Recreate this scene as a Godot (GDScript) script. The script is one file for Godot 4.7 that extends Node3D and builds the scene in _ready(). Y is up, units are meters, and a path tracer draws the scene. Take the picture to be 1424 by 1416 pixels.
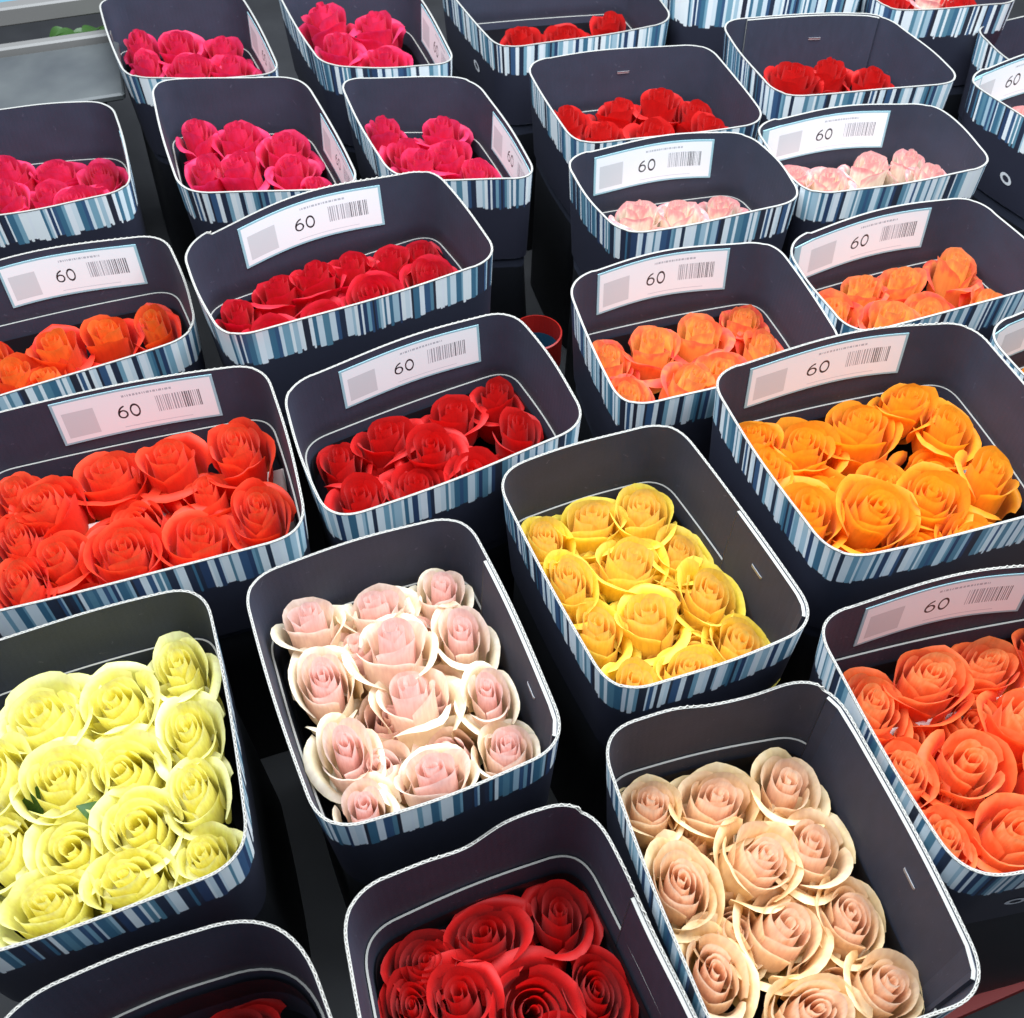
extends Node3D
# Market boxes of cut roses seen from above. World: y up, metres, floor at y = 0, box rims near y = RIM.

const RIM := 0.40
const WALL := 0.0021
const COLLAR := 0.135
const STRIPE := 0.046

const BOXES := {
	"A": [0.000, [Vector2(-0.256, -0.620), Vector2(-0.046, -0.699), Vector2(0.050, -0.443), Vector2(-0.154, -0.364)]],
	"B": [-0.004, [Vector2(-0.022, -0.751), Vector2(0.169, -0.823), Vector2(0.281, -0.562), Vector2(0.085, -0.488)]],
	"C": [-0.004, [Vector2(0.066, -0.461), Vector2(0.275, -0.510), Vector2(0.349, -0.242), Vector2(0.145, -0.195)]],
	"D": [0.000, [Vector2(-0.515, -0.536), Vector2(-0.285, -0.618), Vector2(-0.204, -0.347), Vector2(-0.435, -0.264)]],
	"E": [0.004, [Vector2(-0.139, -0.320), Vector2(0.059, -0.398), Vector2(0.165, -0.130), Vector2(-0.056, -0.045)]],
	"F": [0.000, [Vector2(-0.399, -0.236), Vector2(-0.170, -0.323), Vector2(-0.065, -0.055), Vector2(-0.294, 0.032)]],
	"G": [0.000, [Vector2(-0.585, -0.823), Vector2(-0.267, -0.911), Vector2(-0.192, -0.672), Vector2(-0.507, -0.574)]],
	"H": [0.000, [Vector2(-0.249, -0.871), Vector2(0.004, -0.997), Vector2(0.086, -0.810), Vector2(-0.178, -0.679)]],
	"I": [0.030, [Vector2(-0.385, -1.074), Vector2(-0.095, -1.228), Vector2(-0.005, -1.043), Vector2(-0.307, -0.907)]],
	"J": [-0.006, [Vector2(-0.693, -1.056), Vector2(-0.420, -1.148), Vector2(-0.346, -0.962), Vector2(-0.607, -0.840)]],
	"K": [0.022, [Vector2(0.202, -0.860), Vector2(0.504, -0.941), Vector2(0.569, -0.688), Vector2(0.292, -0.611)]],
	"L": [0.004, [Vector2(0.263, -0.567), Vector2(0.544, -0.630), Vector2(0.621, -0.381), Vector2(0.341, -0.319)]],
	"M": [-0.012, [Vector2(0.063, -1.058), Vector2(0.322, -1.129), Vector2(0.377, -0.926), Vector2(0.118, -0.839)]],
	"N": [-0.012, [Vector2(0.329, -1.120), Vector2(0.591, -1.212), Vector2(0.654, -1.045), Vector2(0.382, -0.950)]],
	"O": [0.008, [Vector2(0.066, -1.274), Vector2(0.320, -1.331), Vector2(0.371, -1.175), Vector2(0.132, -1.107)]],
	"P": [0.004, [Vector2(0.321, -1.352), Vector2(0.581, -1.401), Vector2(0.628, -1.248), Vector2(0.372, -1.186)]],
	"Q": [-0.012, [Vector2(0.022, -1.543), Vector2(0.296, -1.588), Vector2(0.358, -1.377), Vector2(0.090, -1.328)]],
	"R": [0.005, [Vector2(0.311, -1.621), Vector2(0.565, -1.636), Vector2(0.637, -1.444), Vector2(0.368, -1.411)]],
	"S": [0.000, [Vector2(-0.758, -1.405), Vector2(-0.545, -1.437), Vector2(-0.472, -1.224), Vector2(-0.678, -1.163)]],
	"T": [-0.015, [Vector2(-0.643, -1.754), Vector2(-0.419, -1.769), Vector2(-0.320, -1.518), Vector2(-0.547, -1.512)]],
	"U": [0.008, [Vector2(-0.500, -1.470), Vector2(-0.284, -1.476), Vector2(-0.180, -1.214), Vector2(-0.410, -1.204)]],
	"V": [-0.012, [Vector2(-0.244, -1.504), Vector2(-0.045, -1.503), Vector2(0.044, -1.256), Vector2(-0.150, -1.257)]],
	"W": [-0.010, [Vector2(-0.373, -1.790), Vector2(-0.156, -1.799), Vector2(-0.068, -1.531), Vector2(-0.265, -1.528)]],
	"X": [-0.020, [Vector2(-0.118, -1.835), Vector2(0.198, -1.876), Vector2(0.261, -1.664), Vector2(-0.010, -1.588)]],
	"Y": [0.010, [Vector2(0.210, -1.874), Vector2(0.502, -1.899), Vector2(0.552, -1.679), Vector2(0.263, -1.678)]],
	"Z": [0.004, [Vector2(0.524, -1.904), Vector2(0.747, -1.924), Vector2(0.781, -1.663), Vector2(0.563, -1.643)]],
	"AA": [-0.030, [Vector2(0.705, -1.658), Vector2(0.980, -1.742), Vector2(1.033, -1.602), Vector2(0.758, -1.517)]],
	"BB": [0.000, [Vector2(0.634, -1.468), Vector2(0.904, -1.566), Vector2(1.012, -1.381), Vector2(0.742, -1.282)]],
	"CC": [-0.010, [Vector2(0.527, -0.960), Vector2(0.794, -1.067), Vector2(0.872, -0.879), Vector2(0.605, -0.772)]],
}

# rows from the back of each box to its front: head centre x, height against the rim plane, z, head radius
const ROSES := {
	"A": [[[-0.191, -0.048, -0.598, 0.0530], [-0.130, -0.052, -0.620, 0.0548], [-0.072, -0.050, -0.641, 0.0553]],
		[[-0.112, -0.045, -0.560, 0.0551], [-0.050, -0.044, -0.587, 0.0541]],
		[[-0.175, -0.045, -0.539, 0.0564], [-0.087, -0.049, -0.505, 0.0544], [-0.023, -0.045, -0.525, 0.0481]],
		[[-0.150, -0.052, -0.475, 0.0562], [-0.067, -0.051, -0.446, 0.0562], [-0.007, -0.056, -0.470, 0.0539]],
		[[-0.131, -0.054, -0.420, 0.0516]],
		[[-0.152, -0.079, -0.583, 0.0541, 1], [-0.127, -0.079, -0.517, 0.0541, 1], [-0.108, -0.079, -0.469, 0.0541, 1], [-0.090, -0.079, -0.606, 0.0541, 1], [-0.069, -0.079, -0.549, 0.0541, 1], [-0.047, -0.079, -0.492, 0.0541, 1]]],
	"B": [[[0.036, -0.075, -0.718, 0.0508], [0.083, -0.077, -0.743, 0.0541], [0.141, -0.075, -0.754, 0.0544]],
		[[0.114, -0.081, -0.686, 0.0555], [0.172, -0.080, -0.706, 0.0481]],
		[[0.060, -0.074, -0.663, 0.0526], [0.142, -0.081, -0.620, 0.0530], [0.194, -0.077, -0.652, 0.0543]],
		[[0.083, -0.078, -0.610, 0.0544], [0.169, -0.083, -0.568, 0.0532], [0.219, -0.076, -0.596, 0.0542]],
		[[0.110, -0.089, -0.551, 0.0503]],
		[[0.074, -0.109, -0.697, 0.0529, 1], [0.113, -0.109, -0.644, 0.0529, 1], [0.130, -0.109, -0.583, 0.0529, 1], [0.152, -0.109, -0.670, 0.0529, 1], [0.183, -0.109, -0.615, 0.0529, 1]]],
	"C": [[[0.121, -0.089, -0.429, 0.0532], [0.177, -0.092, -0.434, 0.0555], [0.244, -0.085, -0.446, 0.0562]],
		[[0.198, -0.082, -0.378, 0.0479], [0.256, -0.080, -0.386, 0.0535]],
		[[0.143, -0.089, -0.363, 0.0562], [0.215, -0.091, -0.321, 0.0538], [0.280, -0.088, -0.333, 0.0516]],
		[[0.163, -0.087, -0.292, 0.0552], [0.229, -0.090, -0.261, 0.0560], [0.293, -0.086, -0.276, 0.0560]],
		[[0.159, -0.117, -0.398, 0.0541, 1], [0.176, -0.117, -0.339, 0.0541, 1], [0.220, -0.117, -0.413, 0.0541, 1], [0.237, -0.117, -0.353, 0.0541, 1], [0.254, -0.117, -0.294, 0.0541, 1]]],
	"D": [[[-0.416, -0.037, -0.500, 0.0552], [-0.357, -0.044, -0.523, 0.0554], [-0.307, -0.046, -0.550, 0.0494]],
		[[-0.338, -0.041, -0.457, 0.0529], [-0.287, -0.036, -0.481, 0.0507]],
		[[-0.443, -0.038, -0.447, 0.0544], [-0.393, -0.037, -0.437, 0.0520], [-0.268, -0.038, -0.423, 0.0480]],
		[[-0.370, -0.041, -0.387, 0.0505], [-0.317, -0.037, -0.403, 0.0512], [-0.256, -0.043, -0.373, 0.0511]],
		[[-0.424, -0.046, -0.384, 0.0555], [-0.377, -0.039, -0.333, 0.0560], [-0.314, -0.040, -0.355, 0.0550]],
		[[-0.375, -0.070, -0.475, 0.0527, 1], [-0.318, -0.070, -0.506, 0.0527, 1], [-0.300, -0.070, -0.446, 0.0527, 1]]],
	"E": [[[-0.079, -0.096, -0.297, 0.0524], [-0.026, -0.087, -0.319, 0.0515], [0.035, -0.088, -0.333, 0.0541]],
		[[-0.080, -0.092, -0.261, 0.0473], [-0.041, -0.085, -0.263, 0.0457], [0.006, -0.089, -0.273, 0.0510], [0.060, -0.096, -0.280, 0.0522]],
		[[-0.061, -0.091, -0.214, 0.0537], [0.024, -0.093, -0.222, 0.0507]],
		[[-0.018, -0.121, -0.207, 0.0510, 1], [-0.009, -0.121, -0.154, 0.0510, 1], [0.016, -0.121, -0.186, 0.0510, 1], [0.067, -0.121, -0.218, 0.0510, 1], [0.066, -0.121, -0.172, 0.0510, 1]]],
	"F": [[[-0.340, -0.145, -0.210, 0.0558], [-0.283, -0.144, -0.232, 0.0554]],
		[[-0.227, -0.139, -0.256, 0.0515]]],
	"G": [[[-0.523, -0.060, -0.775, 0.0547], [-0.477, -0.060, -0.763, 0.0528], [-0.435, -0.062, -0.806, 0.0555], [-0.372, -0.063, -0.826, 0.0572], [-0.295, -0.059, -0.837, 0.0580]],
		[[-0.507, -0.060, -0.719, 0.0525], [-0.402, -0.059, -0.703, 0.0563], [-0.340, -0.066, -0.725, 0.0580], [-0.267, -0.062, -0.755, 0.0580]],
		[[-0.487, -0.063, -0.662, 0.0557], [-0.461, -0.069, -0.701, 0.0529]],
		[[-0.434, -0.092, -0.667, 0.0556, 1], [-0.430, -0.092, -0.738, 0.0556, 1], [-0.389, -0.092, -0.770, 0.0556, 1], [-0.330, -0.092, -0.787, 0.0556, 1], [-0.293, -0.092, -0.709, 0.0556, 1]]],
	"H": [[[-0.141, -0.090, -0.875, 0.0544], [-0.068, -0.085, -0.912, 0.0544], [-0.018, -0.088, -0.937, 0.0544]],
		[[-0.192, -0.094, -0.846, 0.0550], [-0.088, -0.084, -0.864, 0.0510], [0.006, -0.090, -0.882, 0.0544]],
		[[-0.161, -0.091, -0.794, 0.0527], [-0.104, -0.090, -0.808, 0.0544], [-0.038, -0.094, -0.840, 0.0544]],
		[[-0.144, -0.120, -0.831, 0.0539, 1], [0.004, -0.120, -0.837, 0.0539, 1]]],
	"I": [[[-0.281, -0.052, -1.081, 0.0526], [-0.238, -0.051, -1.103, 0.0527], [-0.195, -0.055, -1.126, 0.0527], [-0.152, -0.053, -1.148, 0.0543], [-0.115, -0.059, -1.167, 0.0544]],
		[[-0.327, -0.059, -1.054, 0.0544], [-0.230, -0.059, -1.051, 0.0533], [-0.156, -0.052, -1.084, 0.0562], [-0.096, -0.053, -1.110, 0.0561]],
		[[-0.282, -0.049, -1.021, 0.0537]],
		[[-0.176, -0.084, -1.029, 0.0540, 1], [-0.109, -0.084, -1.061, 0.0540, 1]]],
	"J": [[[-0.550, -0.088, -1.031, 0.0536], [-0.499, -0.096, -1.062, 0.0544], [-0.441, -0.096, -1.076, 0.0562]],
		[[-0.631, -0.096, -1.023, 0.0562], [-0.596, -0.088, -0.987, 0.0535]],
		[[-0.538, -0.097, -0.976, 0.0525]],
		[[-0.570, -0.124, -0.921, 0.0544, 1], [-0.466, -0.124, -0.975, 0.0544, 1]]],
	"K": [[[0.266, -0.049, -0.838, 0.0446], [0.320, -0.052, -0.833, 0.0562], [0.388, -0.050, -0.851, 0.0562], [0.436, -0.043, -0.881, 0.0479], [0.480, -0.053, -0.851, 0.0562]],
		[[0.271, -0.051, -0.791, 0.0499], [0.368, -0.044, -0.740, 0.0562], [0.441, -0.046, -0.760, 0.0544], [0.499, -0.054, -0.777, 0.0562]],
		[[0.308, -0.047, -0.734, 0.0562], [0.462, -0.061, -0.706, 0.0503]],
		[[0.336, -0.080, -0.785, 0.0531, 1], [0.345, -0.080, -0.687, 0.0531, 1], [0.393, -0.080, -0.790, 0.0531, 1], [0.408, -0.080, -0.704, 0.0531, 1], [0.444, -0.080, -0.814, 0.0531, 1]]],
	"L": [[[0.389, -0.067, -0.544, 0.0562], [0.453, -0.076, -0.563, 0.0561], [0.514, -0.067, -0.574, 0.0562]],
		[[0.331, -0.077, -0.520, 0.0563], [0.408, -0.069, -0.464, 0.0544], [0.458, -0.067, -0.494, 0.0509]],
		[[0.348, -0.077, -0.453, 0.0562], [0.423, -0.071, -0.392, 0.0562], [0.481, -0.070, -0.437, 0.0575]],
		[[0.367, -0.075, -0.384, 0.0499]],
		[[0.375, -0.101, -0.494, 0.0550, 1], [0.385, -0.101, -0.427, 0.0550, 1], [0.431, -0.101, -0.526, 0.0550, 1], [0.519, -0.101, -0.496, 0.0550, 1], [0.539, -0.101, -0.432, 0.0550, 1]]],
	"M": [[[0.174, -0.094, -1.030, 0.0542], [0.236, -0.094, -1.048, 0.0535], [0.291, -0.094, -1.074, 0.0544]],
		[[0.122, -0.093, -1.004, 0.0544], [0.195, -0.095, -0.966, 0.0555], [0.255, -0.098, -0.993, 0.0538], [0.307, -0.096, -1.018, 0.0539]],
		[[0.138, -0.097, -0.949, 0.0506]],
		[[0.303, -0.125, -0.968, 0.0538, 1]]],
	"N": [[[0.446, -0.090, -1.116, 0.0527], [0.502, -0.089, -1.134, 0.0541], [0.569, -0.084, -1.142, 0.0559]],
		[[0.405, -0.086, -1.079, 0.0510], [0.530, -0.093, -1.084, 0.0537], [0.591, -0.088, -1.087, 0.0544]],
		[[0.470, -0.091, -1.062, 0.0554]],
		[[0.424, -0.119, -1.028, 0.0539, 1]]],
	"O": [[[0.167, -0.072, -1.251, 0.0544], [0.227, -0.074, -1.252, 0.0549], [0.287, -0.080, -1.275, 0.0575]]],
	"P": [[[0.384, -0.062, -1.323, 0.0490], [0.494, -0.066, -1.340, 0.0544], [0.550, -0.062, -1.350, 0.0544]],
		[[0.437, -0.061, -1.321, 0.0544], [0.564, -0.060, -1.300, 0.0562]]],
	"Q": [[[0.163, -0.072, -1.504, 0.0551], [0.224, -0.074, -1.519, 0.0551], [0.277, -0.077, -1.495, 0.0544]],
		[[0.091, -0.073, -1.480, 0.0562], [0.138, -0.076, -1.449, 0.0529], [0.200, -0.067, -1.441, 0.0564], [0.289, -0.067, -1.437, 0.0562]]],
	"R": [[[0.425, -0.060, -1.568, 0.0576], [0.487, -0.068, -1.586, 0.0558], [0.544, -0.061, -1.563, 0.0562]]],
	"S": [[[-0.689, -0.072, -1.365, 0.0544], [-0.631, -0.075, -1.379, 0.0541], [-0.567, -0.067, -1.360, 0.0559]],
		[[-0.680, -0.069, -1.309, 0.0545], [-0.631, -0.076, -1.321, 0.0527], [-0.577, -0.066, -1.300, 0.0544]],
		[[-0.637, -0.101, -1.242, 0.0543, 1]]],
	"T": [[[-0.572, -0.070, -1.695, 0.0544], [-0.512, -0.066, -1.699, 0.0544], [-0.451, -0.073, -1.698, 0.0556]],
		[[-0.550, -0.071, -1.639, 0.0544], [-0.493, -0.064, -1.632, 0.0544], [-0.431, -0.071, -1.638, 0.0556]],
		[[-0.454, -0.099, -1.579, 0.0548, 1]]],
	"U": [[[-0.433, -0.047, -1.414, 0.0562], [-0.378, -0.055, -1.409, 0.0559], [-0.316, -0.047, -1.384, 0.0541]],
		[[-0.406, -0.046, -1.334, 0.0562], [-0.350, -0.049, -1.335, 0.0527], [-0.293, -0.051, -1.331, 0.0527]],
		[[-0.256, -0.056, -1.293, 0.0502]],
		[[-0.329, -0.080, -1.267, 0.0540, 1]]],
	"V": [[[-0.179, -0.073, -1.459, 0.0557], [-0.144, -0.078, -1.432, 0.0527], [-0.088, -0.072, -1.450, 0.0543]],
		[[-0.126, -0.079, -1.377, 0.0535], [-0.072, -0.072, -1.396, 0.0527], [-0.039, -0.079, -1.353, 0.0561]],
		[[-0.095, -0.105, -1.321, 0.0542, 1]]],
	"W": [[[-0.273, -0.050, -1.722, 0.0580], [-0.200, -0.050, -1.709, 0.0580]],
		[[-0.259, -0.054, -1.652, 0.0580], [-0.190, -0.056, -1.644, 0.0580]],
		[[-0.226, -0.082, -1.597, 0.0580, 1], [-0.158, -0.082, -1.599, 0.0580, 1]]],
	"X": [[[0.037, -0.102, -1.772, 0.0555], [0.102, -0.105, -1.792, 0.0571], [0.169, -0.100, -1.797, 0.0580]]],
	"Y": [[[0.349, -0.035, -1.759, 0.0580], [0.424, -0.038, -1.772, 0.0562], [0.483, -0.043, -1.775, 0.0562]]],
	"Z": [[[0.622, -0.056, -1.789, 0.0562], [0.723, -0.054, -1.761, 0.0562]],
		[[0.681, -0.053, -1.797, 0.0538]]],
	"AA": [[[0.813, -0.093, -1.642, 0.0578], [0.875, -0.086, -1.661, 0.0578]]],
	"BB": [[[0.739, -0.065, -1.459, 0.0538], [0.796, -0.064, -1.478, 0.0562]]],
	"CC": [[[0.611, -0.085, -0.947, 0.0534], [0.664, -0.084, -0.970, 0.0518]]],
}

# cultivar, head form, rim heights along back/right/front/left, corner radius, label side and span, staple side and place, flap side and start, fall of the inner sleeve
const KIND := {
	"A": {"rose": "blush", "form": 1, "staple": [1, 0.70], "flap": [1, 0.24], "drop": 0.085, "near": true, "what": "blush pink and cream roses", "where": "in the blush pink box"},
	"B": {"rose": "golden", "form": 2, "staple": [1, 0.66], "flap": [1, 0.48], "drop": 0.082, "near": true, "what": "golden yellow roses", "where": "in the golden yellow box"},
	"C": {"rose": "peach", "form": 2, "rim": [[0.0, 0.0, 0.002, -0.007, -0.006, 0.004, 0.0]], "staple": [1, 0.62], "flap": [1, 0.12], "drop": 0.082, "near": true, "what": "beige peach roses", "where": "in the beige peach box"},
	"D": {"rose": "lemon", "form": 3, "drop": 0.07, "near": true, "what": "lemon cream roses", "where": "in the lemon cream box"},
	"E": {"rose": "red", "form": 2, "rim": [[0.0, -0.003, -0.008, -0.014, 0.008, 0.011, 0.0], [0.0, 0.0, -0.012, -0.006, 0.0, 0.0]], "flap": [1, 0.3], "drop": 0.075, "near": true, "what": "deep red roses in front of the blush pink box", "where": "in the box before blush roses"},
	"F": {"rose": "red", "form": 2, "radius": 0.075, "drop": 0.09, "near": true, "what": "dark red roses, cut off by the bottom-left corner", "where": "in the cut-off corner box"},
	"G": {"rose": "scarlet", "form": 2, "label": [0, 0.30, 0.82], "arch": 0.006, "drop": 0.075, "near": true, "what": "orange-red roses right behind the lemon cream box", "where": "in the box behind lemon roses"},
	"H": {"rose": "red", "form": 1, "label": [0, 0.24, 0.84], "arch": 0.004, "drop": 0.088, "near": true, "what": "dark red roses between orange-red and golden boxes", "where": "in the box behind blush roses"},
	"I": {"rose": "crimson", "form": 1, "label": [0, 0.22, 0.78], "arch": 0.014, "drop": 0.095, "near": true, "what": "crimson pink roses and a tall white label", "where": "in the wide crimson box"},
	"J": {"rose": "flame", "form": 1, "label": [0, 0.30, 0.86], "arch": 0.01, "drop": 0.08, "near": true, "what": "orange-red roses, at the edge behind another orange-red box", "where": "in the flame box left of crimson"},
	"K": {"rose": "amber", "form": 2, "label": [0, 0.17, 0.76], "arch": 0.014, "drop": 0.085, "near": true, "what": "amber orange roses", "where": "in the amber orange box"},
	"L": {"rose": "coral", "mark": [2.74, 0.085], "form": 2, "label": [0, 0.2, 0.79], "arch": 0.014, "drop": 0.078, "near": true, "what": "coral orange roses in front of the amber box", "where": "in the coral box before amber"},
	"M": {"rose": "sunset", "form": 1, "label": [0, 0.16, 0.79], "arch": 0.01, "drop": 0.09, "what": "orange and coral bicolour roses behind the amber box", "where": "in the bicolour box behind golden"},
	"N": {"rose": "sunset", "form": 1, "label": [0, 0.14, 0.77], "arch": 0.012, "drop": 0.088, "what": "coral bicolour roses behind the amber box's far corner", "where": "in the bicolour box behind amber"},
	"O": {"rose": "rosewhite", "form": 1, "label": [0, 0.18, 0.81], "arch": 0.008, "drop": 0.092, "what": "white roses edged pink, sunk low behind the bicolour box", "where": "in the sunken pink-white box"},
	"P": {"rose": "rosewhite", "form": 1, "label": [0, 0.15, 0.765], "arch": 0.006, "drop": 0.09, "what": "white roses edged pink, in front of a stapled red box", "where": "in the fuller pink-white box"},
	"Q": {"rose": "red", "form": 1, "staple": [0, 0.55], "drop": 0.088, "arch": 0.004, "what": "red roses and one staple, behind the sunken pink-white box", "where": "in the stapled box beside magenta"},
	"R": {"rose": "red", "form": 1, "staple": [0, 0.6], "flap": [0, 0.18], "drop": 0.095, "arch": 0.004, "what": "few red roses, stapled back wall with a seam", "where": "in the seamed and stapled box"},
	"S": {"rose": "magenta", "form": 1, "label": [1, 0.3, 0.9], "drop": 0.085, "what": "magenta roses, cut off by the left edge", "where": "in the cut-off magenta box"},
	"T": {"rose": "magenta", "form": 1, "label": [1, 0.2, 0.9], "drop": 0.085, "what": "magenta roses beside the grey crate", "where": "in the magenta box beside crate"},
	"U": {"rose": "magenta", "form": 1, "label": [1, 0.3, 0.9], "drop": 0.085, "what": "magenta roses directly behind the crimson box", "where": "in the magenta box behind crimson"},
	"V": {"rose": "magenta", "form": 1, "label": [1, 0.3, 0.93], "drop": 0.085, "what": "magenta roses beside the stapled red box", "where": "in the magenta box beside stapled"},
	"W": {"rose": "magenta", "form": 1, "label": [1, 0.3, 0.93], "drop": 0.08, "what": "magenta roses, cut off by the top edge", "where": "in the top-edge magenta box"},
	"X": {"rose": "red", "mark": [3.36, 0.075], "form": 1, "staple": [0, 0.5], "drop": 0.09, "what": "low red roses, cut off by the top edge", "where": "in the top-edge red box"},
	"Y": {"rose": "magenta", "form": 1, "drop": 0.085, "what": "pink petals barely showing over its front rim at the top", "where": "in the barely visible top-edge box"},
	"Z": {"rose": "red", "form": 1, "drop": 0.085, "what": "red and white roses behind the seamed red box", "where": "in the top-edge mixed box"},
	"AA": {"rose": "red", "form": 1, "drop": 0.085, "what": "red petals, cut off at the top-right corner", "where": "in the top-right corner box"},
	"BB": {"rose": "rosewhite", "mark": [3.42, 0.095], "form": 1, "label": [0, 0.08, 0.65], "arch": 0.012, "drop": 0.085, "what": "white roses edged pink, cut off by the right edge", "where": "in the cut-off pink-white box"},
	"CC": {"rose": "amber", "form": 1, "label": [0, 0.12, 0.7], "arch": 0.008, "drop": 0.09, "what": "orange roses, a sliver wedged behind the amber box", "where": "in the sliver box behind amber"},
}

# petal dyes: outer petals base, body, edge; inner petals base, body, edge
const DYE := {
	"blush": ["blush pink", [0.94, 0.89, 0.64], [0.96, 0.90, 0.76], [0.97, 0.92, 0.84], [0.96, 0.83, 0.75], [0.96, 0.81, 0.77], [0.97, 0.85, 0.82]],
	"golden": ["golden yellow", [0.88, 0.84, 0.28], [0.97, 0.85, 0.26], [0.97, 0.88, 0.36], [0.97, 0.74, 0.26], [0.97, 0.80, 0.34], [0.97, 0.84, 0.44]],
	"peach": ["beige peach", [0.93, 0.83, 0.52], [0.96, 0.85, 0.64], [0.97, 0.88, 0.72], [0.96, 0.79, 0.62], [0.96, 0.81, 0.69], [0.97, 0.86, 0.76]],
	"lemon": ["lemon cream", [0.92, 0.90, 0.46], [0.95, 0.93, 0.57], [0.97, 0.95, 0.70], [0.94, 0.90, 0.38], [0.95, 0.91, 0.46], [0.96, 0.93, 0.60]],
	"red": ["deep red", [0.72, 0.03, 0.03], [0.79, 0.04, 0.04], [0.82, 0.07, 0.06], [0.78, 0.04, 0.03], [0.82, 0.05, 0.04], [0.84, 0.08, 0.07]],
	"scarlet": ["orange-red", [0.94, 0.46, 0.18], [0.91, 0.19, 0.07], [0.92, 0.25, 0.12], [0.93, 0.44, 0.24], [0.92, 0.28, 0.15], [0.93, 0.36, 0.21]],
	"flame": ["orange-red", [0.93, 0.46, 0.12], [0.86, 0.14, 0.05], [0.88, 0.19, 0.07], [0.96, 0.62, 0.24], [0.94, 0.46, 0.14], [0.94, 0.48, 0.18]],
	"crimson": ["crimson pink", [0.72, 0.02, 0.07], [0.80, 0.035, 0.10], [0.85, 0.07, 0.19], [0.75, 0.03, 0.07], [0.80, 0.04, 0.10], [0.84, 0.06, 0.16]],
	"magenta": ["magenta", [0.80, 0.05, 0.18], [0.87, 0.11, 0.30], [0.89, 0.20, 0.41], [0.83, 0.06, 0.20], [0.87, 0.11, 0.29], [0.89, 0.18, 0.38]],
	"amber": ["amber orange", [0.96, 0.74, 0.18], [0.97, 0.64, 0.11], [0.97, 0.60, 0.10], [0.97, 0.70, 0.14], [0.97, 0.68, 0.14], [0.97, 0.70, 0.17]],
	"coral": ["coral orange", [0.96, 0.60, 0.20], [0.94, 0.36, 0.13], [0.95, 0.44, 0.22], [0.97, 0.62, 0.30], [0.96, 0.56, 0.30], [0.97, 0.68, 0.44]],
	"sunset": ["orange coral", [0.97, 0.74, 0.32], [0.95, 0.54, 0.28], [0.92, 0.33, 0.27], [0.98, 0.84, 0.46], [0.98, 0.78, 0.38], [0.96, 0.60, 0.34]],
	"rosewhite": ["pink-edged white", [0.95, 0.94, 0.82], [0.96, 0.93, 0.87], [0.93, 0.58, 0.60], [0.97, 0.95, 0.84], [0.97, 0.92, 0.84], [0.95, 0.70, 0.69]],
}

var mats := {}
var forms := []
var serial := {}
var ordinal := ["first", "second", "third", "fourth", "fifth", "sixth", "seventh", "eighth", "ninth"]


func _ready() -> void:
	# ---- camera, surroundings, lamps
	var cam := Camera3D.new()
	cam.name = "camera"
	add_child(cam)
	cam.position = Vector3(0, RIM + 0.86, 0)
	cam.rotation_degrees = Vector3(-50.933, 0, -0.710)
	cam.fov = 48.171
	cam.near = 0.05
	cam.far = 60.0
	cam.current = true
	var lens := CameraAttributesPhysical.new()
	lens.frustum_focal_length = 12.0 / tan(deg_to_rad(48.171 / 2.0))
	lens.frustum_focus_distance = 1.12
	lens.frustum_near = 0.05
	lens.frustum_far = 60.0
	lens.exposure_aperture = 11.0
	cam.attributes = lens

	var env := Environment.new()
	env.background_mode = Environment.BG_COLOR
	env.background_color = Color(0.76, 0.81, 0.88)
	env.background_energy_multiplier = 0.37
	env.tonemap_mode = Environment.TONE_MAPPER_LINEAR
	env.tonemap_exposure = 1.3
	env.sdfgi_enabled = true
	env.ssao_enabled = true
	env.ssil_enabled = true
	var we := WorldEnvironment.new()
	we.name = "surroundings"
	we.environment = env
	add_child(we)

	var lamp := AreaLight3D.new()
	lamp.name = "hall_light"
	lamp.area_size = Vector2(2.8, 1.9)
	lamp.area_normalize_energy = true
	lamp.light_energy = 17.0
	lamp.light_color = Color(0.93, 0.97, 1.0)
	lamp.area_range = 12.0
	lamp.shadow_enabled = true
	add_child(lamp)
	lamp.position = Vector3(0.25, RIM + 1.8, -1.1)
	lamp.look_at(Vector3(0.2, RIM, -1.2), Vector3.FORWARD)

	# ---- materials
	make_materials()
	# ---- ground
	make_ground()
	# ---- boxes, then the roses in them
	for k in BOXES:
		make_box(k)
	for f in 4:
		forms.append(make_form(f))
	for k in ROSES:
		plant(k)
	# ---- things around the boxes
	make_crate()
	make_container()
	make_dividers()


# ------------------------------------------------------------------ helpers
func obj(called: String, mesh: Mesh, mat: Material, parent: Node) -> MeshInstance3D:
	var m := MeshInstance3D.new()
	m.name = called
	m.mesh = mesh
	m.material_override = mat
	parent.add_child(m, true)
	return m


func thing(called: String, label: String, category: String, group := "") -> Node3D:
	var n := Node3D.new()
	n.name = numbered(called)
	add_child(n)
	n.set_meta("label", label)
	n.set_meta("category", category)
	if group:
		n.set_meta("group", group)
	return n


func numbered(called: String) -> String:
	var c: int = serial.get(called, 0)
	serial[called] = c + 1
	return called if c == 0 else "%s_%03d" % [called, c]


func plain(c: Color, rough: float, metal := 0.0) -> StandardMaterial3D:
	var m := StandardMaterial3D.new()
	m.albedo_color = c
	m.roughness = rough
	m.metallic = metal
	m.cull_mode = BaseMaterial3D.CULL_DISABLED
	return m


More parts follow.
